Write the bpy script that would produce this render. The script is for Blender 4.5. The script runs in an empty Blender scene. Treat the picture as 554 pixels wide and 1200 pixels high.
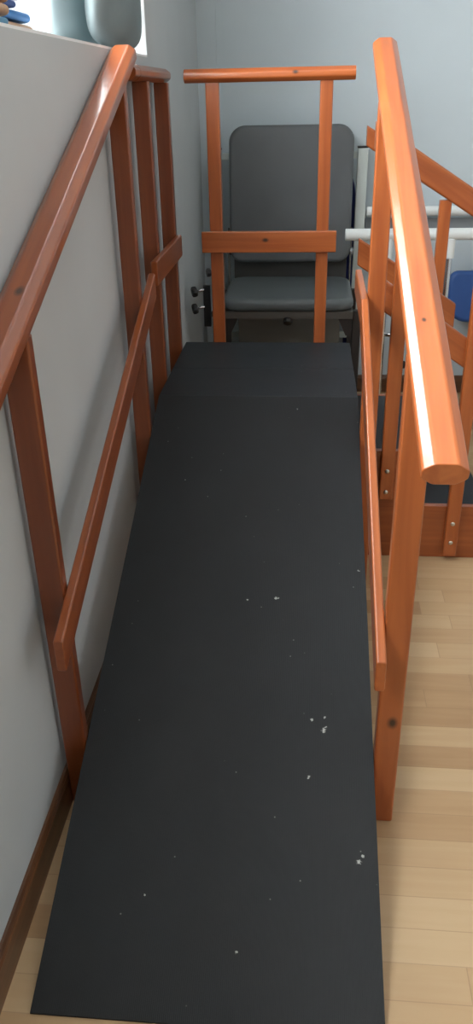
import bpy, bmesh, math, random
from math import sin, cos, pi
from mathutils import Vector, Matrix, noise
random.seed(7)
scene = bpy.context.scene
COL = scene.collection
WM = {}                      # object -> world matrix (parents only translate/rotate, kept here to place children)

# ------------------------------------------------------------------ helpers
def tag(o, label=None, cat=None, group=None, kind=None):
    if label: o['label'] = label
    if cat: o['category'] = cat
    if group: o['group'] = group
    if kind: o['kind'] = kind
    return o

def empty(name, loc, label, cat, group=None):
    o = bpy.data.objects.new(name, None); COL.objects.link(o)
    o.empty_display_size = .05
    o.location = loc; WM[o] = Matrix.Translation(loc)
    return tag(o, label, cat, group)

def obj(name, bm, mat, parent=None, M=None, smooth=True, wn=True):
    M = M or Matrix.Identity(4)
    bmesh.ops.recalc_face_normals(bm, faces=bm.faces[:])
    me = bpy.data.meshes.new(name); bm.to_mesh(me); bm.free()
    if smooth:
        for p in me.polygons: p.use_smooth = True
    me.materials.append(mat)
    o = bpy.data.objects.new(name, me); COL.objects.link(o)
    if parent:
        o.parent = parent
        o.matrix_basis = WM[parent].inverted() @ M
    else:
        o.matrix_basis = M
    WM[o] = M
    if smooth and wn:
        m = o.modifiers.new('wn', 'WEIGHTED_NORMAL'); m.keep_sharp = True; m.weight = 100
    return o

def box_bm(lo, hi, bev=0, seg=2):
    bm = bmesh.new()
    bmesh.ops.create_cube(bm, size=1)
    for v in bm.verts:
        v.co = Vector([lo[i] + (v.co[i] + .5) * (hi[i] - lo[i]) for i in range(3)])
    if bev:
        bmesh.ops.bevel(bm, geom=bm.edges[:], offset=bev, segments=seg, affect='EDGES', profile=.5)
    return bm

def add_box(bm, lo, hi):
    r = bmesh.ops.create_cube(bm, size=1)
    for v in r['verts']:
        v.co = Vector([lo[i] + (v.co[i] + .5) * (hi[i] - lo[i]) for i in range(3)])

def box(name, lo, hi, mat, parent=None, bev=.002, seg=2, smooth=True):
    """box with its own origin at the centre so that object coordinates run from its middle"""
    c = [(lo[i] + hi[i]) / 2 for i in range(3)]
    bm = box_bm([lo[i] - c[i] for i in range(3)], [hi[i] - c[i] for i in range(3)], bev, seg)
    return obj(name, bm, mat, parent, Matrix.Translation(c), smooth)

def frame_mat(p0, p1, up):
    p0, p1 = Vector(p0), Vector(p1)
    x = (p1 - p0).normalized(); up = Vector(up)
    z = (up - x * up.dot(x)).normalized(); y = z.cross(x)
    M = Matrix((x, y, z)).transposed().to_4x4(); M.translation = (p0 + p1) / 2
    return M, (p1 - p0).length

def beam(name, p0, p1, w, h, mat, parent, up=(0, 0, 1), bev=.006, seg=3, shear=0.0, shear1=None):
    """timber along local X; w across (local Y), h along local Z. shear: end cut offset of the X per unit Z"""
    M, L = frame_mat(p0, p1, up)
    bm = bmesh.new(); bmesh.ops.create_cube(bm, size=1)
    s1 = shear if shear1 is None else shear1
    for v in bm.verts:
        k = shear if v.co.x < 0 else s1
        v.co = Vector((v.co.x * L + k * v.co.z * h, v.co.y * w, v.co.z * h))
    long_e = [e for e in bm.edges if abs((e.verts[0].co - e.verts[1].co).x) > L * .5]
    bmesh.ops.bevel(bm, geom=long_e, offset=bev, segments=seg, affect='EDGES', profile=.5)
    ends = [e for e in bm.edges if len(e.link_faces) == 2 and any(len(f.verts) > 4 for f in e.link_faces)]
    bmesh.ops.bevel(bm, geom=ends, offset=min(.003, bev * .6), segments=2, affect='EDGES', profile=.5)
    return obj(name, bm, mat, parent, M)

def rail(name, p0, p1, w, h, mat, parent, ca=.017, cb=.0125):
    """handrail: flat chamfered corners with softened arrises, square-cut ends"""
    M, L = frame_mat(p0, p1, (0, 0, 1))
    prof = [(w/2 - ca, h/2), (w/2, h/2 - cb), (w/2, -h/2 + cb), (w/2 - ca, -h/2), (-w/2 + ca, -h/2), (-w/2, -h/2 + cb), (-w/2, h/2 - cb), (-w/2 + ca, h/2)]
    bm = prism_bm(prof, 0, -L / 2, L / 2)
    es = [e for e in bm.edges if abs((e.verts[0].co - e.verts[1].co).x) > L * .5]
    bmesh.ops.bevel(bm, geom=es, offset=.0042, segments=3, affect='EDGES', profile=.5)
    ends = [e for e in bm.edges if len(e.link_faces) == 2 and any(len(f.verts) > 4 for f in e.link_faces)]
    bmesh.ops.bevel(bm, geom=ends, offset=.0022, segments=2, affect='EDGES', profile=.5)
    return obj(name, bm, mat, parent, M)

def cyl_bm(r, L, n=24, r2=None, bev=0):
    bm = bmesh.new()
    bmesh.ops.create_cone(bm, cap_ends=True, segments=n, radius1=r, radius2=r if r2 is None else r2, depth=L)
    if bev:
        es = [e for e in bm.edges if any(len(f.verts) > 4 for f in e.link_faces)]
        bmesh.ops.bevel(bm, geom=es, offset=bev, segments=3, affect='EDGES', profile=.5)
    return bm

def rod(name, p0, p1, r, mat, parent, n=24, bev=0, r2=None):
    p0, p1 = Vector(p0), Vector(p1); d = p1 - p0
    M = d.to_track_quat('Z', 'Y').to_matrix().to_4x4(); M.translation = (p0 + p1) / 2
    return obj(name, cyl_bm(r, d.length, n, r2, bev), mat, parent, M)

def prism_bm(pts, axis, a, b, bev=0, seg=2):
    """polygon pts in the plane of the other two axes, extruded along axis from a to b"""
    bm = bmesh.new()
    def mk(u, v, t):
        c = [u, v]; c.insert(axis, t); return bm.verts.new(c)
    A = [mk(u, v, a) for u, v in pts]; B = [mk(u, v, b) for u, v in pts]
    bm.faces.new(A); bm.faces.new(B[::-1])
    n = len(pts)
    for i in range(n):
        bm.faces.new((A[i], B[i], B[(i + 1) % n], A[(i + 1) % n]))
    bmesh.ops.recalc_face_normals(bm, faces=bm.faces[:])
    if bev:
        bmesh.ops.bevel(bm, geom=bm.edges[:], offset=bev, segments=seg, affect='EDGES', profile=.5)
    return bm

def rrect(w, h, r, n=8, rb=None):
    rb = r if rb is None else rb
    pts = []
    for cx, cy, a0, rr in ((w/2, h/2, 0, r), (-w/2, h/2, 90, r), (-w/2, -h/2, 180, rb), (w/2, -h/2, 270, rb)):
        sx = 1 if cx > 0 else -1; sy = 1 if cy > 0 else -1
        for i in range(n + 1):
            a = math.radians(a0 + 90 * i / n)
            pts.append((cx - sx * rr + rr * cos(a), cy - sy * rr + rr * sin(a)))
    return pts

def pad_bm(w, h, r, t, bev, rb=None, puff=0.0):
    """upholstered pad: rounded rectangle in XY, thickness t along Z, soft rounded rim"""
    base = rrect(w, h, r, 8, rb); rings = []
    bm = bmesh.new(); N = 6
    prof = []
    for i in range(N + 1):
        a = pi / 2 * i / N
        prof.append((bev * (1 - sin(a)), t / 2 - bev + bev * cos(a)))
    prof = prof + [(x, -z) for x, z in prof[::-1]]
    for ins, z in prof:
        ww, hh = w - 2 * ins, h - 2 * ins
        rings.append([bm.verts.new((x * ww / w, y * hh / h, z)) for x, y in base])
    for A, B in zip(rings, rings[1:]):
        for i in range(len(A)):
            bm.faces.new((A[i], A[(i + 1) % len(A)], B[(i + 1) % len(A)], B[i]))
    for ring, s in ((rings[0], 1), (rings[-1], -1)):
        prev = ring
        for k in (.8, .5, .2):
            z = s * (t / 2 + puff * (1 - k * k))
            cur = [bm.verts.new((v.co.x * k, v.co.y * k, z)) for v in ring]
            for i in range(len(cur)):
                bm.faces.new((prev[i], prev[(i + 1) % len(cur)], cur[(i + 1) % len(cur)], cur[i]))
            prev = cur
        bm.faces.new(prev)
    return bm

# ------------------------------------------------------------------ materials
def new_mat(name):
    m = bpy.data.materials.new(name); m.use_nodes = True
    nt = m.node_tree; b = nt.nodes['Principled BSDF']
    return m, nt, b

def N(nt, typ, **kw):
    n = nt.nodes.new(typ)
    for k, v in kw.items(): setattr(n, k, v)
    return n

def plain(name, col, rough=.5, metal=0, bump=0, bscale=200, spec=.5, var=.0):
    m, nt, b = new_mat(name)
    b.inputs['Roughness'].default_value = rough; b.inputs['Metallic'].default_value = metal
    b.inputs['Specular IOR Level'].default_value = spec
    tc = N(nt, 'ShaderNodeTexCoord'); nz = N(nt, 'ShaderNodeTexNoise')
    nz.inputs['Scale'].default_value = bscale; nz.inputs['Detail'].default_value = 3
    nt.links.new(tc.outputs['Object'], nz.inputs['Vector'])
    n2 = N(nt, 'ShaderNodeTexNoise'); n2.inputs['Scale'].default_value = 6; n2.inputs['Detail'].default_value = 4
    nt.links.new(tc.outputs['Object'], n2.inputs['Vector'])
    cr = N(nt, 'ShaderNodeValToRGB')
    v = .06 + var
    cr.color_ramp.elements[0].color = [c * (1 - v) for c in col[:3]] + [1]
    cr.color_ramp.elements[1].color = [min(1, c * (1 + v)) for c in col[:3]] + [1]
    cr.color_ramp.elements[0].position = .3; cr.color_ramp.elements[1].position = .7
    nt.links.new(n2.outputs['Fac'], cr.inputs['Fac']); nt.links.new(cr.outputs['Color'], b.inputs['Base Color'])
    if bump:
        bp = N(nt, 'ShaderNodeBump'); bp.inputs['Strength'].default_value = bump; bp.inputs['Distance'].default_value = .002
        nt.links.new(nz.outputs['Fac'], bp.inputs['Height']); nt.links.new(bp.outputs['Normal'], b.inputs['Normal'])
    return m

def wood(name, dark, light, knots=(), rough=.28, coat=.45, seed=0.0, fine=1.0):
    """varnished pine, grain along the object's local X; knots: local (x, y, z, radius)"""
    m, nt, b = new_mat(name); L = nt.links
    b.inputs['Roughness'].default_value = rough
    b.inputs['Coat Weight'].default_value = coat; b.inputs['Coat Roughness'].default_value = .12
    tc = N(nt, 'ShaderNodeTexCoord'); oi = N(nt, 'ShaderNodeObjectInfo')
    mp = N(nt, 'ShaderNodeMapping'); mp.inputs['Scale'].default_value = (1.6, 26 * fine, 26 * fine)
    off = N(nt, 'ShaderNodeVectorMath', operation='ADD')
    sc = N(nt, 'ShaderNodeMath', operation='MULTIPLY'); sc.inputs[1].default_value = 37.0
    L.new(oi.outputs['Random'], sc.inputs[0])
    L.new(tc.outputs['Object'], mp.inputs['Vector']); L.new(mp.outputs['Vector'], off.inputs[0]); L.new(sc.outputs[0], off.inputs[1])
    nz = N(nt, 'ShaderNodeTexNoise'); nz.inputs['Scale'].default_value = 1.3; nz.inputs['Detail'].default_value = 5; nz.inputs['Distortion'].default_value = .8
    L.new(off.outputs[0], nz.inputs['Vector'])
    cr = N(nt, 'ShaderNodeValToRGB')
    cr.color_ramp.elements[0].position = .28; cr.color_ramp.elements[1].position = .72
    cr.color_ramp.elements[0].color = (*dark, 1); cr.color_ramp.elements[1].color = (*light, 1)
    L.new(nz.outputs['Fac'], cr.inputs['Fac'])
    # slow drift of tone along the board
    mp2 = N(nt, 'ShaderNodeMapping'); mp2.inputs['Scale'].default_value = (2.2, 7, 7)
    L.new(tc.outputs['Object'], mp2.inputs['Vector'])
    n2 = N(nt, 'ShaderNodeTexNoise'); n2.inputs['Scale'].default_value = 1.0
    L.new(mp2.outputs['Vector'], n2.inputs['Vector'])
    r2 = N(nt, 'ShaderNodeMapRange'); r2.inputs['To Min'].default_value = .72; r2.inputs['To Max'].default_value = 1.25
    L.new(n2.outputs['Fac'], r2.inputs['Value'])
    mx = N(nt, 'ShaderNodeMix', data_type='RGBA', blend_type='MULTIPLY'); mx.inputs[0].default_value = 1
    L.new(cr.outputs['Color'], mx.inputs[6]); L.new(r2.outputs['Result'], mx.inputs[7])
    colr = mx.outputs[2]
    for kx, ky, kz, kr in knots:
        sub = N(nt, 'ShaderNodeVectorMath', operation='SUBTRACT'); sub.inputs[1].default_value = (kx, ky, kz)
        L.new(tc.outputs['Object'], sub.inputs[0])
        sq = N(nt, 'ShaderNodeVectorMath', operation='MULTIPLY'); sq.inputs[1].default_value = (.65, 1, 1)
        L.new(sub.outputs[0], sq.inputs[0])
        ln = N(nt, 'ShaderNodeVectorMath', operation='LENGTH'); L.new(sq.outputs[0], ln.inputs[0])
        ad = N(nt, 'ShaderNodeMath', operation='MULTIPLY_ADD'); ad.inputs[1].default_value = kr * .9; 
        L.new(nz.outputs['Fac'], ad.inputs[0]); L.new(ln.outputs['Value'], ad.inputs[2])
        kr_ = N(nt, 'ShaderNodeMapRange'); kr_.inputs['From Min'].default_value = kr * .8; kr_.inputs['From Max'].default_value = kr * 1.7
        kr_.inputs['To Min'].default_value = 1; kr_.inputs['To Max'].default_value = 0
        L.new(ad.outputs[0], kr_.inputs['Value'])
        km = N(nt, 'ShaderNodeMix', data_type='RGBA'); km.inputs[7].default_value = (.035, .012, .006, 1)
        L.new(kr_.outputs['Result'], km.inputs[0]); L.new(colr, km.inputs[6]); colr = km.outputs[2]
    L.new(colr, b.inputs['Base Color'])
    bp = N(nt, 'ShaderNodeBump'); bp.inputs['Strength'].default_value = .06; bp.inputs['Distance'].default_value = .002
    L.new(nz.outputs['Fac'], bp.inputs['Height']); L.new(bp.outputs['Normal'], b.inputs['Normal'])
    return m

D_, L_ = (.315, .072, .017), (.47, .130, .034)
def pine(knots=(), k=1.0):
    g = (k, k * (.90 + .10 * k) if k < 1 else k, k)       # low k also reddens; left-side timbers carry painted-in shade
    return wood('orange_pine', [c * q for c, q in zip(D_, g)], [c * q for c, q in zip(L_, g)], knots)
PINE = pine()
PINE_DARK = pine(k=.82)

def rubber(name, base, specks=(), rib=True):
    m, nt, b = new_mat(name); L = nt.links
    b.inputs['Roughness'].default_value = .52; b.inputs['Specular IOR Level'].default_value = .36
    tc = N(nt, 'ShaderNodeTexCoord')
    # scuffs
    nz = N(nt, 'ShaderNodeTexNoise'); nz.inputs['Scale'].default_value = 5; nz.inputs['Detail'].default_value = 6; nz.inputs['Roughness'].default_value = .65
    L.new(tc.outputs['Object'], nz.inputs['Vector'])
    cr = N(nt, 'ShaderNodeValToRGB'); cr.color_ramp.elements[0].position = .3; cr.color_ramp.elements[1].position = .75
    cr.color_ramp.elements[0].color = (*[c * .8 for c in base], 1); cr.color_ramp.elements[1].color = (*[c * 1.6 for c in base], 1)
    L.new(nz.outputs['Fac'], cr.inputs['Fac'])
    # dust specks: sparse small points
    vo = N(nt, 'ShaderNodeTexVoronoi'); vo.inputs['Scale'].default_value = 34
    L.new(tc.outputs['Object'], vo.inputs['Vector'])
    lt = N(nt, 'ShaderNodeMapRange'); lt.inputs['From Min'].default_value = .03; lt.inputs['From Max'].default_value = .07
    lt.inputs['To Min'].default_value = 1; lt.inputs['To Max'].default_value = 0
    L.new(vo.outputs['Distance'], lt.inputs['Value'])
    sepc = N(nt, 'ShaderNodeSeparateColor'); L.new(vo.outputs['Color'], sepc.inputs[0])
    gt = N(nt, 'ShaderNodeMath', operation='GREATER_THAN'); gt.inputs[1].default_value = .72
    L.new(sepc.outputs[0], gt.inputs[0])
    mu = N(nt, 'ShaderNodeMath', operation='MULTIPLY'); L.new(lt.outputs['Result'], mu.inputs[0]); L.new(gt.outputs[0], mu.inputs[1])
    mu2 = N(nt, 'ShaderNodeMath', operation='MULTIPLY'); mu2.inputs[1].default_value = .28; L.new(mu.outputs[0], mu2.inputs[0])
    fac = mu2.outputs[0]
    n3 = N(nt, 'ShaderNodeTexNoise'); n3.inputs['Scale'].default_value = 260
    L.new(tc.outputs['Object'], n3.inputs['Vector'])
    for sx, sy, sz, sr in specks:
        sub = N(nt, 'ShaderNodeVectorMath', operation='SUBTRACT'); sub.inputs[1].default_value = (sx, sy, sz)
        L.new(tc.outputs['Object'], sub.inputs[0])
        ln = N(nt, 'ShaderNodeVectorMath', operation='LENGTH'); L.new(sub.outputs[0], ln.inputs[0])
        ad = N(nt, 'ShaderNodeMath', operation='MULTIPLY_ADD'); ad.inputs[1].default_value = sr * 2.4
        L.new(n3.outputs['Fac'], ad.inputs[0]); L.new(ln.outputs['Value'], ad.inputs[2])
        mr = N(nt, 'ShaderNodeMapRange'); mr.inputs['From Min'].default_value = sr * 1.9; mr.inputs['From Max'].default_value = sr * 2.3
        mr.inputs['To Min'].default_value = .75; mr.inputs['To Max'].default_value = 0
        L.new(ad.outputs[0], mr.inputs['Value'])
        mm = N(nt, 'ShaderNodeMath', operation='MAXIMUM'); L.new(fac, mm.inputs[0]); L.new(mr.outputs['Result'], mm.inputs[1]); fac = mm.outputs[0]
    mx = N(nt, 'ShaderNodeMix', data_type='RGBA'); mx.inputs[7].default_value = (.62, .62, .58, 1)
    L.new(fac, mx.inputs[0]); L.new(cr.outputs['Color'], mx.inputs[6]); L.new(mx.outputs[2], b.inputs['Base Color'])
    # fine ribs running up the slope
    wv = N(nt, 'ShaderNodeTexWave', wave_type='BANDS', bands_direction='X'); wv.inputs['Scale'].default_value = 85; wv.inputs['Distortion'].default_value = .3
    L.new(tc.outputs['Object'], wv.inputs['Vector'])
    bp = N(nt, 'ShaderNodeBump'); bp.inputs['Strength'].default_value = .25 if rib else .03; bp.inputs['Distance'].default_value = .0015
    L.new(wv.outputs['Fac'], bp.inputs['Height']); L.new(bp.outputs['Normal'], b.inputs['Normal'])
    rr = N(nt, 'ShaderNodeMapRange'); rr.inputs['To Min'].default_value = .42; rr.inputs['To Max'].default_value = .66
    L.new(nz.outputs['Fac'], rr.inputs['Value']); L.new(rr.outputs['Result'], b.inputs['Roughness'])
    return m

SPECKS = [(.456, 1.579, .605, .0040), (.432, 1.541, .59, .003), (.417, .888, .342, .0042), (.423, .889, .342, .003), (.344, .88, .339, .0028),
          (.513, .572, .222, .0036), (.540, .549, .213, .0052), (.545, .556, .216, .003), (.542, .579, .224, .0028), (.508, .445, .173, .0034),
          (.611, .283, .111, .0045), (.62, .294, .116, .003), (.237, 1.382, .53, .003), (.131, 1.278, .49, .0026), (.632, .978, .376, .003),
          (.374, .115, .048, .0028), (.459, .728, .281, .002), (.183, .201, .081, .002)]
RUBBER = rubber('black_ribbed_rubber', (.0085, .0100, .0112), SPECKS)
RUBBER2 = rubber('dark_deck_rubber', (.0135, .0168, .0205), rib=False)

def wall_mat(name, col, rough=.75):
    m, nt, b = new_mat(name); L = nt.links
    b.inputs['Roughness'].default_value = rough; b.inputs['Specular IOR Level'].default_value = .3
    tc = N(nt, 'ShaderNodeTexCoord')
    nz = N(nt, 'ShaderNodeTexNoise'); nz.inputs['Scale'].default_value = 1.8; nz.inputs['Detail'].default_value = 4
    L.new(tc.outputs['Object'], nz.inputs['Vector'])
    cr = N(nt, 'ShaderNodeValToRGB'); cr.color_ramp.elements[0].position = .35; cr.color_ramp.elements[1].position = .7
    cr.color_ramp.elements[0].color = (*[c * .95 for c in col], 1); cr.color_ramp.elements[1].color = (*[c * 1.03 for c in col], 1)
    L.new(nz.outputs['Fac'], cr.inputs['Fac']); L.new(cr.outputs['Color'], b.inputs['Base Color'])
    n2 = N(nt, 'ShaderNodeTexNoise'); n2.inputs['Scale'].default_value = 140; n2.inputs['Detail'].default_value = 3
    L.new(tc.outputs['Object'], n2.inputs['Vector'])
    bp = N(nt, 'ShaderNodeBump'); bp.inputs['Strength'].default_value = .08; bp.inputs['Distance'].default_value = .002
    L.new(n2.outputs['Fac'], bp.inputs['Height']); L.new(bp.outputs['Normal'], b.inputs['Normal'])
    return m
WALL = wall_mat('pale_grey_wall_paint', (.515, .550, .560))
WALLB = wall_mat('wall_paint_lit_back', (.60, .675, .71))  # same paint as WALL, with window light on the back wall mixed in
CEIL = wall_mat('white_ceiling_paint', (.78, .78, .76))

def floor_mat():
    m, nt, b = new_mat('beech_laminate'); L = nt.links
    b.inputs['Roughness'].default_value = .34; b.inputs['Specular IOR Level'].default_value = .45
    tc = N(nt, 'ShaderNodeTexCoord'); sp = N(nt, 'ShaderNodeSeparateXYZ'); L.new(tc.outputs['Object'], sp.inputs[0])
    def math_(op, a, bb=None):
        n = N(nt, 'ShaderNodeMath', operation=op)
        for i, s in enumerate((a, bb)):
            if s is None: continue
            if isinstance(s, (int, float)): n.inputs[i].default_value = s
            else: L.new(s, n.inputs[i])
        return n.outputs[0]
    H, W = .0735, .44
    yo = math_('ADD', math_('DIVIDE', sp.outputs['Y'], H), .0)
    row = math_('FLOOR', yo)
    wn = N(nt, 'ShaderNodeTexWhiteNoise', noise_dimensions='1D'); L.new(row, wn.inputs['W'])
    # within one plank the strips step regularly, planks of three strips shift at random
    shift = math_('MULTIPLY', wn.outputs['Value'], W)
    xx = math_('DIVIDE', math_('ADD', sp.outputs['X'], shift), W)
    colm = math_('FLOOR', xx)
    cb = N(nt, 'ShaderNodeCombineXYZ'); L.new(row, cb.inputs[0]); L.new(colm, cb.inputs[1])
    w2 = N(nt, 'ShaderNodeTexWhiteNoise', noise_dimensions='2D'); L.new(cb.outputs[0], w2.inputs['Vector'])
    # grain along X
    mp = N(nt, 'ShaderNodeMapping'); mp.inputs['Scale'].default_value = (2.5, 34, 1)
    L.new(tc.outputs['Object'], mp.inputs['Vector'])
    of = N(nt, 'ShaderNodeVectorMath', operation='MULTIPLY_ADD'); of.inputs[1].default_value = (11, 17, 3)
    L.new(w2.outputs['Color'], of.inputs[0]); L.new(mp.outputs['Vector'], of.inputs[2])
    gr = N(nt, 'ShaderNodeTexNoise'); gr.inputs['Scale'].default_value = 1.2; gr.inputs['Detail'].default_value = 5; gr.inputs['Distortion'].default_value = .6
    L.new(of.outputs[0], gr.inputs['Vector'])
    val = math_('ADD', math_('MULTIPLY', w2.outputs['Value'], .62), math_('MULTIPLY', gr.outputs['Fac'], .40))
    cr = N(nt, 'ShaderNodeValToRGB'); e = cr.color_ramp.elements
    e[0].position = .12; e[0].color = (.39, .235, .115, 1); e[1].position = .92; e[1].color = (.58, .42, .245, 1)
    e2 = e.new(.5); e2.color = (.495, .33, .178, 1)
    L.new(val, cr.inputs['Fac'])
    # joints
    fy = math_('FRACT', yo); fx = math_('FRACT', xx)
    jy = math_('LESS_THAN', fy, .025); jx = math_('LESS_THAN', fx, .005)
    j = math_('MULTIPLY', math_('MAXIMUM', jy, jx), .38)
    mx = N(nt, 'ShaderNodeMix', data_type='RGBA'); mx.inputs[7].default_value = (.25, .15, .08, 1)
    L.new(j, mx.inputs[0]); L.new(cr.outputs['Color'], mx.inputs[6]); L.new(mx.outputs[2], b.inputs['Base Color'])
    return m
FLOOR = floor_mat()
BASEB = wood('brown_skirting_wood', (.085, .034, .014), (.17, .072, .028), rough=.4, coat=.2)
GREYVINYL = plain('grey_vinyl', (.112, .122, .127), .42, bump=.12, bscale=420, spec=.45)
GREYVINYL_S = plain('grey_vinyl_seat', (.125, .145, .150), .38, bump=.12, bscale=420, spec=.5)
GREYFRAME = plain('grey_brown_steel', (.13, .12, .105), .45, metal=.2)
DARKSTEEL = plain('dark_brown_steel', (.035, .030, .027), .45)
BLACKPL = plain('black_plastic', (.012, .012, .013), .35)
WHITEST = plain('white_powder_coated_steel', (.86, .90, .89), .35)
CREAM = plain('pale_green_white_steel', (.62, .68, .65), .4)
CHROME = plain('chrome', (.75, .75, .76), .16, metal=1)
BOLT = plain('zinc_bolt', (.72, .68, .62), .3, metal=1)
BLUE = plain('blue_vinyl', (.032, .105, .34), .45, bump=.05)
NAVY = plain('navy_vinyl', (.012, .022, .16), .5, bump=.05)
GREYBAND = plain('grey_band_tone', (.30, .33, .35), .5)
WINW = plain('white_window_paint', (.85, .86, .86), .4)
TANC = plain('tan_cloth', (.52, .34, .22), .8, bump=.2)
MAUVE = plain('mauve_tan_cloth', (.36, .25, .27), .8, bump=.2)
BLUEC = plain('blue_cloth', (.03, .16, .40), .75, bump=.2)
NAVYC = plain('navy_cloth', (.02, .06, .22), .75, bump=.2)
SKYC = plain('light_blue_cloth', (.12, .30, .46), .75, bump=.2)
PALEC = plain('white_blue_cloth', (.50, .62, .75), .75, bump=.2)

def cushion_mat():
    m, nt, b = new_mat('pale_teal_cushion_cloth'); L = nt.links
    b.inputs['Base Color'].default_value = (.235, .285, .29, 1); b.inputs['Roughness'].default_value = .7
    tr = N(nt, 'ShaderNodeBsdfTranslucent'); tr.inputs['Color'].default_value = (.33, .41, .42, 1)
    mix = N(nt, 'ShaderNodeMixShader'); mix.inputs[0].default_value = .22
    out = nt.nodes['Material Output']
    tc = N(nt, 'ShaderNodeTexCoord'); nz = N(nt, 'ShaderNodeTexNoise'); nz.inputs['Scale'].default_value = 9; nz.inputs['Detail'].default_value = 3
    L.new(tc.outputs['Object'], nz.inputs['Vector'])
    bp = N(nt, 'ShaderNodeBump'); bp.inputs['Strength'].default_value = .25; bp.inputs['Distance'].default_value = .02
    L.new(nz.outputs['Fac'], bp.inputs['Height']); L.new(bp.outputs['Normal'], b.inputs['Normal'])
    L.new(b.outputs[0], mix.inputs[1]); L.new(tr.outputs[0], mix.inputs[2]); L.new(mix.outputs[0], out.inputs[0])
    return m
CUSH = cushion_mat()

def glass_mat():
    m, nt, b = new_mat('window_glass'); L = nt.links
    tr = N(nt, 'ShaderNodeBsdfTransparent'); gl = N(nt, 'ShaderNodeBsdfGlossy'); gl.inputs['Roughness'].default_value = .02
    fr = N(nt, 'ShaderNodeLayerWeight'); fr.inputs['Blend'].default_value = .5
    pw = N(nt, 'ShaderNodeMath', operation='POWER'); pw.inputs[1].default_value = 5; L.new(fr.outputs['Facing'], pw.inputs[0])
    ma = N(nt, 'ShaderNodeMath', operation='MULTIPLY_ADD'); ma.inputs[1].default_value = .6; ma.inputs[2].default_value = .03; L.new(pw.outputs[0], ma.inputs[0])
    mix = N(nt, 'ShaderNodeMixShader'); L.new(ma.outputs[0], mix.inputs[0]); L.new(tr.outputs[0], mix.inputs[1]); L.new(gl.outputs[0], mix.inputs[2])
    L.new(mix.outputs[0], nt.nodes['Material Output'].inputs[0])
    return m
GLASS = glass_mat()

# ------------------------------------------------------------------ main measures (metres)
W, LR, H, P = .65, 1.638, .623, .636        # ramp width, ramp length on plan, platform height, platform depth
S = H / LR
XW = -.0675                                  # left wall face
YB = 3.50                                    # back wall face
SILL = 1.6125
WY0, WY1, WZ1, WD = -1.3, 2.178, 2.45, .23   # window opening in the left wall
XR, YF, ZC = 3.9, -3.2, 2.75

# ------------------------------------------------------------------ the room
def struct(name, bm, mat, smooth=False):
    return tag(obj(name, bm, mat, None, None, smooth, False), kind='structure')

struct('floor', box_bm((XW - .4, YF - .2, -.1), (XR + .2, YB + .2, 0)), FLOOR)
struct('ceiling', box_bm((XW - .4, YF - .2, ZC), (XR + .2, YB + .2, ZC + .1)), CEIL)
x0 = XW - WD - .08                           # left wall around the window opening: below, above and beside it
for lo, hi in (((x0, YF, 0), (XW, YB, SILL)), ((x0, YF, WZ1), (XW, YB, ZC)), ((x0, YF, SILL), (XW, WY0, WZ1)), ((x0, WY1, SILL), (XW, YB, WZ1))):
    struct('wall_left', box_bm(lo, hi), WALL)
struct('wall_back', box_bm((x0, YB, 0), (XR, YB + .15, ZC)), WALLB)
bm = bmesh.new()                             # right wall with its own window
RY0, RY1, RZ0, RZ1 = -2.2, .2, 1.0, 2.2
add_box(bm, (XR, YF, 0), (XR + .15, YB, RZ0)); add_box(bm, (XR, YF, RZ1), (XR + .15, YB, ZC))
add_box(bm, (XR, YF, RZ0), (XR + .15, RY0, RZ1)); add_box(bm, (XR, RY1, RZ0), (XR + .15, YB, RZ1))
struct('wall_right', bm, WALL)
struct('wall_front', box_bm((x0, YF - .15, 0), (XR, YF, ZC)), WALL)
# white lining of the window reveal
bm = bmesh.new()
add_box(bm, (XW - WD + .031, WY1 - .006, SILL + .0062), (XW - .0005, WY1, WZ1)); add_box(bm, (XW - WD + .031, WY0, SILL + .0062), (XW - .0005, WY0 + .006, WZ1))
add_box(bm, (XW - WD + .031, WY0, SILL), (XW - .001, WY1, SILL + .006)); add_box(bm, (XW - WD + .031, WY0 + .0065, WZ1 - .006), (XW - .0005, WY1 - .0065, WZ1))
struct('trim_2', bm, WINW)
# boxed-in corner (narrow flat chase beside the left wall)
struct('trim_1', box_bm((XW, YB - .014, 0), (.024, YB, ZC)), WALLB)

def skirting(name, a, b, nrm):
    """moulded wooden skirting from a to b on the floor, standing off the wall along nrm"""
    prof = [(0, 0), (.0125, 0), (.0125, .078), (.0095, .084), (.0095, .088), (.006, .0945), (0, .0955)]
    a, b, nrm = Vector(a), Vector(b), Vector(nrm)
    M, Ln = frame_mat(a, b, (0, 0, 1))
    bm = bmesh.new(); inv = M.to_3x3().inverted()
    ends = []
    for t in (-Ln / 2, Ln / 2):
        ends.append([bm.verts.new(Vector((t, 0, 0)) + inv @ (nrm * d + Vector((0, 0, z)))) for d, z in prof])
    for i in range(len(prof)):
        j = (i + 1) % len(prof); bm.faces.new((ends[0][i], ends[0][j], ends[1][j], ends[1][i]))
    bm.faces.new(ends[0]); bm.faces.new(ends[1][::-1])
    return tag(obj(name, bm, BASEB, None, M, False, False), kind='structure')
skirting('baseboard_left', (XW, YF, 0), (XW, YB - .014, 0), (1, 0, 0))
skirting('baseboard_back', (.024, YB, 0), (XR, YB, 0), (0, -1, 0))
skirting('baseboard_right', (XR, YF, 0), (XR, YB, 0), (-1, 0, 0))
skirting('baseboard_front', (XW, YF, 0), (XR, YF, 0), (0, 1, 0))

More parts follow.
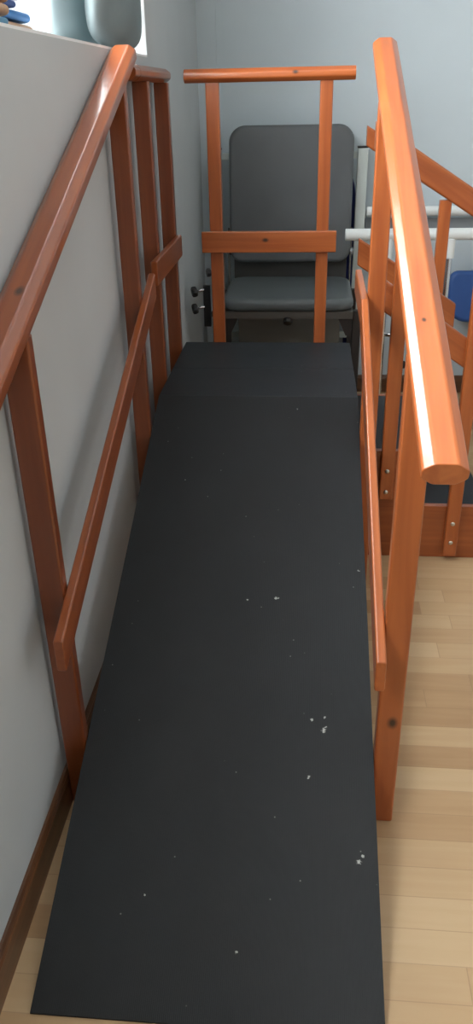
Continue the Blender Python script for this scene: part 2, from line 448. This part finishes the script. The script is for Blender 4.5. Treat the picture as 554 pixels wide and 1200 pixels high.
def window(name, axis_x, y0, y1, z0, z1, n):
    t = bpy.data.objects.new(name, None); COL.objects.link(t); t.location = (axis_x, (y0 + y1) / 2, z0)
    WM[t] = Matrix.Translation(t.location); tag(t, kind='structure')
    bm = bmesh.new(); f = .05
    add_box(bm, (axis_x - .03, y0, z0), (axis_x + .03, y1, z0 + f)); add_box(bm, (axis_x - .03, y0, z1 - f), (axis_x + .03, y1, z1))
    for k in range(n + 1):
        y = y0 + (y1 - y0 - f) * k / n
        add_box(bm, (axis_x - .028, y, z0 + f), (axis_x + .028, y + f, z1 - f))
    obj('window_frame', bm, WINW, t, None, False, False)
    bm = bmesh.new(); add_box(bm, (axis_x - .003, y0 + .01, z0 + .01), (axis_x + .003, y1 - .01, z1 - .01))
    obj('pane', bm, GLASS, t, None, False, False)
window('window_1', XW - WD, WY0, WY1, SILL, WZ1, 3)
window('window_2', XR + .07, RY0, RY1, RZ0, RZ1, 4)

# ------------------------------------------------------------------ therapy ramp
R = empty('therapy_ramp', (W / 2, .8, 0), 'long black rubber therapy ramp with orange wooden posts and handrails along both sides', 'ramp')
cs = 1 / math.cos(math.atan(S))
bd = [(.012, .001), (.012 + .05, .001), (LR - .002, H - .034), (LR - .002, H - .004 * cs)]
obj('ramp_board', prism_bm(bd, 0, .004, W - .004), PINE_DARK, R, None, False, False)
bm = prism_bm([(0, .0005), (0, .0035), (.0, .0045), (LR - .001, H), (LR - .001, H - .0042), (.013, .0005)], 0, 0, W)
obj('rubber_mat', bm, RUBBER, R, None, False, False)
for x in (.03, W - .06):                     # support beams under the board
    beam('support_beam', (x + .015, .25, .25 * S - .065), (x + .015, LR - .02, (LR - .02) * S - .065), .03, .06, PINE_DARK, R)

def zt_r(y): return .968 + S * y             # top of the right handrail
def zt_l(y): return 1.612 + .40 * (y - 1.58)
PT, PW = .030, .054                          # post thickness along the ramp, width across
# right side
RX0 = W + .0005
def post(name, x0, x1, y0, y1, z0, z1, parent, mat=PINE, bev=.005):
    return beam(name, ((x0 + x1) / 2, (y0 + y1) / 2, z0), ((x0 + x1) / 2, (y0 + y1) / 2, z1), y1 - y0, x1 - x0, mat, parent, up=(1, 0, 0), bev=bev)
yn = .487
zpn = zt_r(yn) - .05
kz = .30 - zpn / 2
post('post', RX0, RX0 + .053, yn, yn + PT, 0, zpn, R, pine([(kz, 0.015, .006, .0105)]))
post('post', RX0, RX0 + .050, 1.465, 1.465 + PT, 0, zt_r(1.465) - .05, R)
def handrail(y0, y1, zf, xc, mat, w=.065, h=.042):
    s = (zf(1) - zf(0)); c = math.cos(math.atan(s))
    o = h / 2 / c
    return rail('handrail', (xc, y0, zf(y0) - o), (xc, y1, zf(y1) - o), w, h, mat, R)
handrail(.200, 1.748, zt_r, .679, pine([(-.49, .004, .021, .004)], 1.08), w=.067)
mrs = (.995 - .531) / (1.768 - .421)
def midrail(x0, x1, y0, y1, z0, z1, hv, parent, mat):
    """flat rail with plumb-cut ends; z = top edge, hv = plumb height"""
    xc = (x0 + x1) / 2; s = (z1 - z0) / (y1 - y0); a = math.atan(s); h = hv * math.cos(a)
    return beam('mid_rail', (xc, y0, z0 - hv / 2), (xc, y1, z1 - hv / 2), x1 - x0, h, mat, parent, bev=.005, shear=math.tan(a))
midrail(W - .021, W - .0005, .405, 1.41, .531 - mrs * .016, 1.0 - .009, .072, R, PINE)
midrail(W - .021, W - .0005, 1.411, 1.752, .991, 1.005, .072, R, PINE)
# left side: same wood, its shade put into the colour by low k
LX1 = -.002
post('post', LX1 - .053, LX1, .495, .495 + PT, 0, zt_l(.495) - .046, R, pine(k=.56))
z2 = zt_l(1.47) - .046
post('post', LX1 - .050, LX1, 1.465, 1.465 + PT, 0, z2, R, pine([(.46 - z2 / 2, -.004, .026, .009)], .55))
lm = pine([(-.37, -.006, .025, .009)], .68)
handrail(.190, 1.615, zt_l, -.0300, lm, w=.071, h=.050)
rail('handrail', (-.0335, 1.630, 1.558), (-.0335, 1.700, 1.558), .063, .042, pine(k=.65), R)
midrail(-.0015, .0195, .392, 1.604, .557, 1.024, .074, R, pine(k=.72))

# ------------------------------------------------------------------ training stairs with platform
T = empty('training_stairs', (W / 2 + .2, LR + P / 2, 0), 'orange wooden training stairs with black platform and gate rail at the top of the ramp', 'stairs')
Y0, Y1 = LR + .001, LR + P
YS = 1.690                                   # front face of the front stringer
x1, x2, x3 = W + .002, .885, 1.118
z1_, z2_ = .414, .207
# platform deck and its two mats
dk = box('platform_deck', (.002, Y0 + .002, H - .034), (W - .002, Y1, H - .005), PINE_DARK, T)
ym = Y0 + .297
for a, b in ((Y0, ym - .001), (ym + .001, Y1)):
    c = ((W) / 2, (a + b) / 2, H - .0025)
    obj('rubber_mat', box_bm((-W / 2, -(b - a) / 2, -.0025), (W / 2, (b - a) / 2, .0025), .0008, 1), RUBBER2, dk, Matrix.Translation(c), False, False)
# stringers (front, back) as stepped boards
def stringer(ya, yb):
    prof = [(.02, 0), (x3, 0), (x3, z2_), (x2, z2_), (x2, z1_), (x1, z1_), (x1, H - .035), (.02, H - .035)]
    c = Vector((.6, (ya + yb) / 2, .2))
    bm = prism_bm([(u - c.x, v - c.z) for u, v in prof], 1, ya - c.y, yb - c.y, .0025, 2)
    return obj('stringer', bm, PINE_DARK, T, Matrix.Translation(c))
stringer(YS, YS + .024); stringer(Y1 - .022, Y1)
for xa, xb, z in ((x1, x2 - .004, z1_), (x2, x3 - .002, z2_)):
    st = box('step', (xa + .001, YS + .025, z - .03), (xb, Y1 - .023, z - .006), PINE_DARK, T)
    obj('rubber_mat', box_bm((xa + .001, YS + .025, z - .0055), (xb, Y1 - .023, z - .0005), .0008, 1), RUBBER2, st, None, False, False)
for x, za, zb in ((x1 - .02, z1_ - .0, H - .036), (x2 - .022, z2_, z1_ - .031), (x3 - .024, 0, z2_ - .031)):
    box('riser', (x, YS + .025, za), (x + .018, Y1 - .023, zb), PINE_DARK, T)

# gate at the far end of the platform
YG = Y1
for xa, xb in ((.110, .158), (.508, .553)):
    post('gate_post', xa, xb, YG + .001, YG + .031, .42, 1.536, T)
gx0, gx1 = .038, .628
gate_knot = pine([(.09, -.032, .006, .007)])
rail('gate_rail', (gx0, YG + .012, 1.556), (gx1, YG + .012, 1.556), .064, .043, gate_knot, T)
beam('gate_mid_rail', (.081, YG - .0105, 1.008), (.582, YG - .0105, 1.008), .021, .076, pine([(-.012, -.0105, .008, .0075)]), T, bev=.004)
# short level rail left of the platform, shade put into its wood colour
for y in (1.800, 2.165):
    post('post', LX1 - .050, LX1, y, y + PT, .25, 1.537, T, pine(k=.56))
rail('handrail', (-.0335, 1.7015, 1.558), (-.0335, 2.238, 1.558), .063, .043, pine(k=.65), T)
beam('mid_rail', (.009, 1.650, 1.012), (.009, 2.167, 1.012), .021, .075, pine(k=.7), T, bev=.005)
# stair posts with bolts
def bolts(p, x, y, zs, s):
    for z in zs:
        bm = bmesh.new()
        bmesh.ops.create_uvsphere(bm, u_segments=16, v_segments=10, radius=.0078)
        for v in bm.verts: v.co.z *= .55
        M = Matrix.Translation((x, y - s * .0, z)) @ Matrix.Rotation(pi / 2, 4, 'X')
        obj('bolt', bm, BOLT, p, M)
def near_top(x): return 1.246 - .62 * (x - .951)
def far_top(x): return 1.393 - .60 * (x - .677)
for xc, zb, zs in ((.766, .243, (.352, .273)), (1.006, .022, (.154, .078))):
    p = post('post', xc - .023, xc + .023, YS - .031, YS - .001, zb, near_top(xc) - .05, T)
    bolts(p, xc - .001, YS - .032, zs, 1)
    p = post('post', xc - .056, xc - .013, Y1 + .001, Y1 + .031, zb, far_top(xc) - .05, T)
    bolts(p, xc - .0345, Y1 + .032, zs, -1)
def stair_rail(name, xa, xb, ya, yb, f, hv, mat):
    yc = (ya + yb) / 2
    s = f(1) - f(0); a = math.atan(s); h = hv * math.cos(a)
    return beam(name, (xa, yc, f(xa) - hv / 2), (xb, yc, f(xb) - hv / 2), yb - ya, h, mat, T, bev=.007, seg=3, shear=math.tan(a))
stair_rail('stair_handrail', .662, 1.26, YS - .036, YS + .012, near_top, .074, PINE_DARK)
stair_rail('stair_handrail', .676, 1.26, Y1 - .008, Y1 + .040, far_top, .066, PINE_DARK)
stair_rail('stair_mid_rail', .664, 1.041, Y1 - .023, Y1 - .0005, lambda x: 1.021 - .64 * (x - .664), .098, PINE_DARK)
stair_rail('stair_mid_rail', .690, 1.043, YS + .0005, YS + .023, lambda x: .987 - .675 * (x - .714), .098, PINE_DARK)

# ------------------------------------------------------------------ grey treatment couch
CX = .388
K = empty('treatment_couch', (CX, 3.02, 0), 'grey padded treatment couch with raised backrest behind the wooden gate', 'couch')
YA, YBk, ZS = 2.765, 3.30, .678
seat = obj('seat_cushion', pad_bm(.598, YBk - YA, .075, .056, .024, puff=.004), GREYVINYL_S, K, Matrix.Translation((CX + .002, (YA + YBk) / 2, ZS - .028)))
# backrest: nearly upright pad
bz0, bz1 = .752, 1.366
by0, by1 = 3.265, 3.325
bh = math.hypot(bz1 - bz0, by1 - by0); tilt = math.atan2(by1 - by0, bz1 - bz0)
Mb = Matrix.Translation((CX, (by0 + by1) / 2, (bz0 + bz1) / 2)) @ Matrix.Rotation(pi / 2 - tilt, 4, 'X')
obj('backrest', pad_bm(.592, bh, .075, .052, .018, rb=.062, puff=.003), GREYVINYL, K, Mb)
bk = box_bm((-.25, -bh / 2 + .03, -.046), (.25, bh / 2 - .05, -.027), .003)
obj('backrest_board', bk, DARKSTEEL, K, Mb)
# frame below the seat
bm = bmesh.new()
zf0, zf1 = ZS - .088, ZS - .057
add_box(bm, (CX - .298, YA + .012, zf0), (CX + .298, YA + .045, zf1)); add_box(bm, (CX - .298, YBk - .04, zf0), (CX + .298, YBk - .008, zf1))
for x in (-.298, .266): add_box(bm, (CX + x, YA + .045, zf0), (CX + x + .032, YBk - .04, zf1))
obj('frame', bm, GREYFRAME, K, None, False, False)
for sgn, xe in ((1, CX - .285), (-1, CX + .295)):
    pts = [(xe, zf0), (xe + sgn * .062, zf0), (xe + sgn * .026, zf0 - .078), (xe, zf0 - .084)]
    obj('gusset', prism_bm(pts, 1, YA + .02, YA + .032), DARKSTEEL, K, None, False, False)
for x in (CX - .3175, CX + .3175):
    for y in (YA + .05, YBk - .05):
        lg = beam('leg', (x, y, 0.018), (x, y, zf1), .038, .038, DARKSTEEL, K, up=(1, 0, 0), bev=.004)
        obj('rubber_foot', cyl_bm(.024, .018, 20), BLACKPL, lg, Matrix.Translation((x, y, .009)))
beam('cross_bar', (CX - .2985, YBk - .05, .16), (CX + .2985, YBk - .05, .16), .03, .03, GREYFRAME, K, bev=.003)
box('back_panel', (CX - .26, YBk - .06, .20), (CX + .26, YBk - .045, zf0 - .002), plain('grey_panel', (.20, .195, .175), .6), K)
box('added_gap_sheet', (CX - .285, 3.345, .60), (CX + .285, 3.353, .83), plain('gap_dark_grey', (.085, .085, .08), .6), K)  # added dark sheet that darkens the gap below the backrest
# hinge arms between seat frame and backrest
for x in (CX - .305, CX + .300):
    pts = [(3.255, .60), (3.285, .60), (3.300, .78), (3.330, .90), (3.305, .91), (3.272, .80)]
    hg = obj('hinge_arm', prism_bm(pts, 0, x - .004, x + .004, .001, 1), GREYFRAME, K, None, False, False)
    rod('pivot', (x - .012, 3.285, .80), (x + .012, 3.285, .80), .016, CHROME, hg)
def knob(p0, p1, r, parent, lobes=7):
    """black lobed hand knob on a chrome stem, from stem root p0 to knob centre p1"""
    p0, p1 = Vector(p0), Vector(p1); d = (p1 - p0)
    q = d.to_track_quat('Z', 'Y').to_matrix().to_4x4()
    bm = bmesh.new(); rings = []
    for zz, k in ((-.85, .55), (-.6, .92), (0, 1), (.55, .95), (.8, .6)):
        ring = []
        for i in range(56):
            a = 2 * pi * i / 56; rr = r * k * (1 + .09 * cos(lobes * a))
            ring.append(bm.verts.new((rr * cos(a), rr * sin(a), zz * r * .75)))
        rings.append(ring)
    for A, B in zip(rings, rings[1:]):
        for i in range(56): bm.faces.new((A[i], A[(i + 1) % 56], B[(i + 1) % 56], B[i]))
    bm.faces.new(rings[0][::-1]); bm.faces.new(rings[-1])
    M = q.copy(); M.translation = p1
    kn = obj('knob', bm, BLACKPL, parent, M)
    rod('stem', p0, p1 - d.normalized() * r * .5, .006, CHROME, kn, 12)
    return kn
# side bracket with two clamp knobs on the wall side
box('side_bracket', (.012, YA + .0, .556), (.044, YA + .018, .742), BLACKPL, K, .002)
beam('bracket_arm', (.044, YA + .03, ZS - .07), (CX - .262, YA + .03, ZS - .07), .02, .024, DARKSTEEL, K, bev=.002)
for z in (.716, .640):
    knob((.016, YA - .002, z + .008), (-.026, YA - .014, z), .0225, K)
knob((.060, YA + .04, .792), (.036, YA + .03, .792), .018, K)
rod('knob_post', (.062, YA + .04, ZS - .06), (.062, YA + .04, .80), .009, DARKSTEEL, K)
knob((.393, YA + .03, zf0 + .004), (.393, YA + .012, .578), .0215, K)

# ------------------------------------------------------------------ white steel frame behind the couch
F = empty('steel_frame', (.38, 3.40, 0), 'pale white steel frame with black capped posts standing behind the grey couch', 'frame')
YQ = 3.405
for x in (.020, .731):
    p = beam('post', (x, YQ, 0), (x, YQ, 1.258), .045, .050, CREAM, F, up=(1, 0, 0), bev=.004)
    box('end_cap', (x - .026, YQ - .0235, 1.258), (x + .026, YQ + .0235, 1.267), BLACKPL, p, .002)
for z in (1.228, .35):
    beam('crossbar', (.0455, YQ, z), (.7055, YQ, z), .03, .030, CREAM, F, bev=.003)

# folded blue mat leaning on the wall behind the couch
mt = prism_bm([(.688, 0), (.732, 0), (.732, .90), (.726, 1.00), (.712, 1.09), (.70, 1.13), (.688, 1.14)], 1, 0, .035, .006, 2)
tag(obj('exercise_mat', mt, NAVY, None, Matrix.Translation((-.012, 3.432, .002))), 'navy blue exercise mat standing on edge between the couch backrest and the wall', 'mat')

# ------------------------------------------------------------------ white parallel bars
B = empty('parallel_bars', (1.5, 3.02, 0), 'white tubular parallel walking bar on chrome legs beside the stairs, nearer of two', 'bars')
YBn, ZBn = 3.0, .920
bar = rod('bar', (.646, YBn, ZBn), (2.75, YBn, ZBn), .026, WHITEST, B, 32, bev=.004)
for x in (.842, 1.122, 2.5):
    rod('tee_fitting', (x, YBn, ZBn - .020), (x, YBn, ZBn - .105), .0225, WHITEST, B, 24, bev=.002)
    rod('leg', (x, YBn, .012), (x, YBn, ZBn - .10), .0155, CHROME, B, 20)
    rod('foot_plate', (x, YBn, 0), (x, YBn, .012), .06, WHITEST, B, 32, bev=.003)
lg = rod('leg', (.922, YBn - .02, .05), (.922, YBn - .02, .47), .011, CHROME, B, 16)
rod('brace', (.922, YBn - .02, .06), (.842, YBn, .06), .01, CHROME, B, 16)
rod('brace', (.922, YBn - .02, .46), (.842, YBn, .46), .01, CHROME, B, 16)
knob((.935, YBn - .035, .33), (.940, YBn - .065, .33), .02, B)
box('clamp', (.905, YBn - .04, .29), (.935, YBn, .40), BLACKPL, B, .003)

G = empty('wall_rail', (1.8, 3.43, .96), 'white tubular handrail fixed along the back wall above a grey strip', 'rail')
rod('bar', (.765, 3.425, .966), (3.2, 3.425, .966), .0235, WHITEST, G, 32, bev=.004)
for x in (.80, 1.6, 2.4, 3.1):
    rod('bracket', (x, 3.425, .955), (x, YB, .955), .011, WHITEST, G, 16)
box('grey_band', (.765, YB - .012, .835), (3.2, YB, .925), GREYBAND, G, .002)  # darker grey band on the wall below the rail

# ------------------------------------------------------------------ blue chair beyond the stairs
C0 = empty('chair', (1.43, 3.15, 0), 'blue vinyl swivel chair with rounded backrest by the back wall beyond the stairs', 'chair')
Mc = Matrix.Translation((1.4175, 3.335, .565)) @ Matrix.Rotation(pi / 2 - .08, 4, 'X')
obj('backrest', pad_bm(.46, .255, .05, .05, .02, rb=.11), BLUE, C0, Mc)
obj('seat', pad_bm(.36, .36, .09, .06, .02), BLUE, C0, Matrix.Translation((1.495, 3.12, .42)))
beam('back_support', (1.48, 3.28, .38), (1.48, 3.378, .60), .05, .012, BLACKPL, C0, up=(0, 1, 0), bev=.003)
beam('seat_bracket', (1.48, 3.10, .383), (1.48, 3.29, .383), .05, .012, BLACKPL, C0, bev=.003)
rod('column', (1.48, 3.12, .075), (1.48, 3.12, .378), .022, CHROME, C0, 20)
for k in range(5):
    a = 2 * pi * k / 5 + .3; e = (1.48 + .19 * cos(a), 3.12 + .19 * sin(a))
    lg = beam('leg', (1.48 + .02 * cos(a), 3.12 + .02 * sin(a), .085), (e[0], e[1], .062), .035, .022, BLACKPL, C0, bev=.005)
    rod('castor', (e[0] - .012 * sin(a), e[1] + .012 * cos(a), .026), (e[0] + .012 * sin(a), e[1] - .012 * cos(a), .026), .026, BLACKPL, lg, 20, bev=.004)

# ------------------------------------------------------------------ things on the window sill
def cushion(loc, rot, sx, sy, sz, label, e=.55):
    bm = bmesh.new(); nu, nv = 48, 28
    def sp(v, p): return math.copysign(abs(v) ** p, v)
    rows = []
    for j in range(nv + 1):
        ph = -pi / 2 + pi * j / nv; row = []
        for i in range(nu):
            th = 2 * pi * i / nu
            co = Vector((sx * sp(cos(ph), .9) * sp(cos(th), .9), sy * sp(cos(ph), e) * sp(sin(th), e + .25), sz * sp(sin(ph), e)))
            n = noise.noise(co * 6 + Vector(loc) * 3)
            co.x += .016 * n; co *= 1 + .03 * noise.noise(co * 9 + Vector((3, 1, 0)))
            row.append(bm.verts.new(co))
        rows.append(row)
    for j in range(nv):
        for i in range(nu):
            bm.faces.new((rows[j][i], rows[j][(i + 1) % nu], rows[j + 1][(i + 1) % nu], rows[j + 1][i]))
    bmesh.ops.remove_doubles(bm, verts=bm.verts[:], dist=.0004)
    M = Matrix.Translation(loc) @ Matrix.Rotation(rot[2], 4, 'Z') @ Matrix.Rotation(rot[1], 4, 'Y') @ Matrix.Rotation(rot[0], 4, 'X')
    return tag(obj('cushion', bm, CUSH, None, M, True, False), label, 'cushion', 'cushions on the window sill')
cushion((-.203, 1.81, SILL + .150), (0, 0, .02), .045, .29, .143, 'pale grey-green cushion on the window sill, behind the one at the rail end', .55)
cushion((-.100, 1.880, SILL + .132), (0, 0, -.01), .046, .278, .125, 'pale grey-green cushion at the far end of the sill, above the left handrail end', .62)

def cuff(x, y1, z0, h, ln, mat, label):
    w = .085
    bm = pad_bm(w, ln, .035, h, h * .48)
    for v in bm.verts:
        v.co.z += .002 * sin(v.co.y * 28 + y1 * 50) * (1 if h > .011 else .3)
    M = Matrix.Translation((x, y1 - ln / 2, z0 + h / 2))
    return tag(obj('padded_cuff', bm, mat, None, M, True, False), label, 'cuff', 'stacked cuffs on the window sill')
z = SILL + .003
for h, y1, ln, mt_, lb in ((.0240, 1.165, .27, TANC, 'tan padded cuff at the bottom of the longer sill stack'),
                       (.0160, 1.150, .28, BLUEC, 'bright blue padded cuff lying on the bottom tan one'),
                       (.0125, 1.065, .22, NAVYC, 'short navy cuff in the middle of the sill stack'),
                       (.0150, 1.120, .27, MAUVE, 'mauve tan cuff above the short navy one on the sill'),
                       (.0180, 1.122, .26, SKYC, 'light blue cuff topping the longer stack on the sill')):
    cuff(-.165, y1, z, h, ln, mt_, lb); z += h + .0045
z = SILL + .003
for h, y1, ln, mt_, lb in ((.0120, .850, .24, SKYC, 'thin light blue cuff at the bottom of the nearer sill stack'),
                       (.0170, .862, .25, TANC, 'lower tan cuff in the nearer sill stack at the left edge'),
                       (.0160, .868, .25, TANC, 'upper tan cuff under the pale one in the nearer sill stack'),
                       (.0170, .855, .24, PALEC, 'white and blue cuff topping the nearer sill stack')):
    cuff(-.113, y1, z, h, ln, mt_, lb); z += h + .0045

# ------------------------------------------------------------------ light
w = bpy.data.worlds.new('sky'); scene.world = w; w.use_nodes = True
bg = w.node_tree.nodes['Background']
sk = w.node_tree.nodes.new('ShaderNodeTexSky'); sk.sky_type = 'HOSEK_WILKIE'; sk.turbidity = 6; sk.sun_direction = (.3, .5, .8)
mxw = w.node_tree.nodes.new('ShaderNodeMix'); mxw.data_type = 'RGBA'; mxw.inputs[0].default_value = .85; mxw.inputs[7].default_value = (.92, .97, 1, 1)
w.node_tree.links.new(sk.outputs[0], mxw.inputs[6]); w.node_tree.links.new(mxw.outputs[2], bg.inputs['Color'])
bg.inputs['Strength'].default_value = 1.4

def area(name, loc, target, sx, sy, power, col):
    l = bpy.data.lights.new(name, 'AREA'); l.shape = 'RECTANGLE'; l.size = sx; l.size_y = sy; l.energy = power; l.color = col
    o = bpy.data.objects.new(name, l); COL.objects.link(o); o.location = loc
    d = Vector(target) - Vector(loc)
    o.rotation_euler = d.to_track_quat('-Z', 'Y').to_euler()
    return o
area('window_daylight', (XW - WD - .12, (WY0 + WY1) / 2, (SILL + WZ1) / 2 + .05), (2, .5, 1.2), 3.5, .9, 225, (.93, .97, 1))
area('right_window_daylight', (XR + .35, (RY0 + RY1) / 2, (RZ0 + RZ1) / 2), (0, 0, 1.0), 2.2, 1.1, 6, (1, .97, .93))
area('ceiling_fill', (1.9, -.6, ZC - .05), (1.9, -.6, 0), 1.2, .3, 5, (1, .96, .9))  # added soft fill light from above, not a known fixture

# ------------------------------------------------------------------ camera
p = dict(cx=.48153, cy=-.82465, cz=1.49869, yaw=.094468, pit=.485597, rol=-.021558, f=927.83)
c_, s_ = cos(p['yaw']), sin(p['yaw'])
fwd = Vector((-s_ * cos(p['pit']), c_ * cos(p['pit']), -sin(p['pit'])))
right = Vector((c_, s_, 0)); up = right.cross(fwd)
r2 = right * cos(p['rol']) + up * sin(p['rol']); u2 = -right * sin(p['rol']) + up * cos(p['rol'])
cam = bpy.data.cameras.new('camera'); co = bpy.data.objects.new('camera', cam); COL.objects.link(co)
M = Matrix((r2, u2, -fwd)).transposed().to_4x4(); M.translation = (p['cx'], p['cy'], p['cz'])
co.matrix_world = M
cam.sensor_fit = 'VERTICAL'; cam.sensor_height = 24; cam.lens = p['f'] / 1200 * 24; cam.clip_start = .02
scene.camera = co
scene.view_settings.view_transform = 'Standard'
scene.view_settings.look = 'None'
scene.view_settings.exposure = 0.0
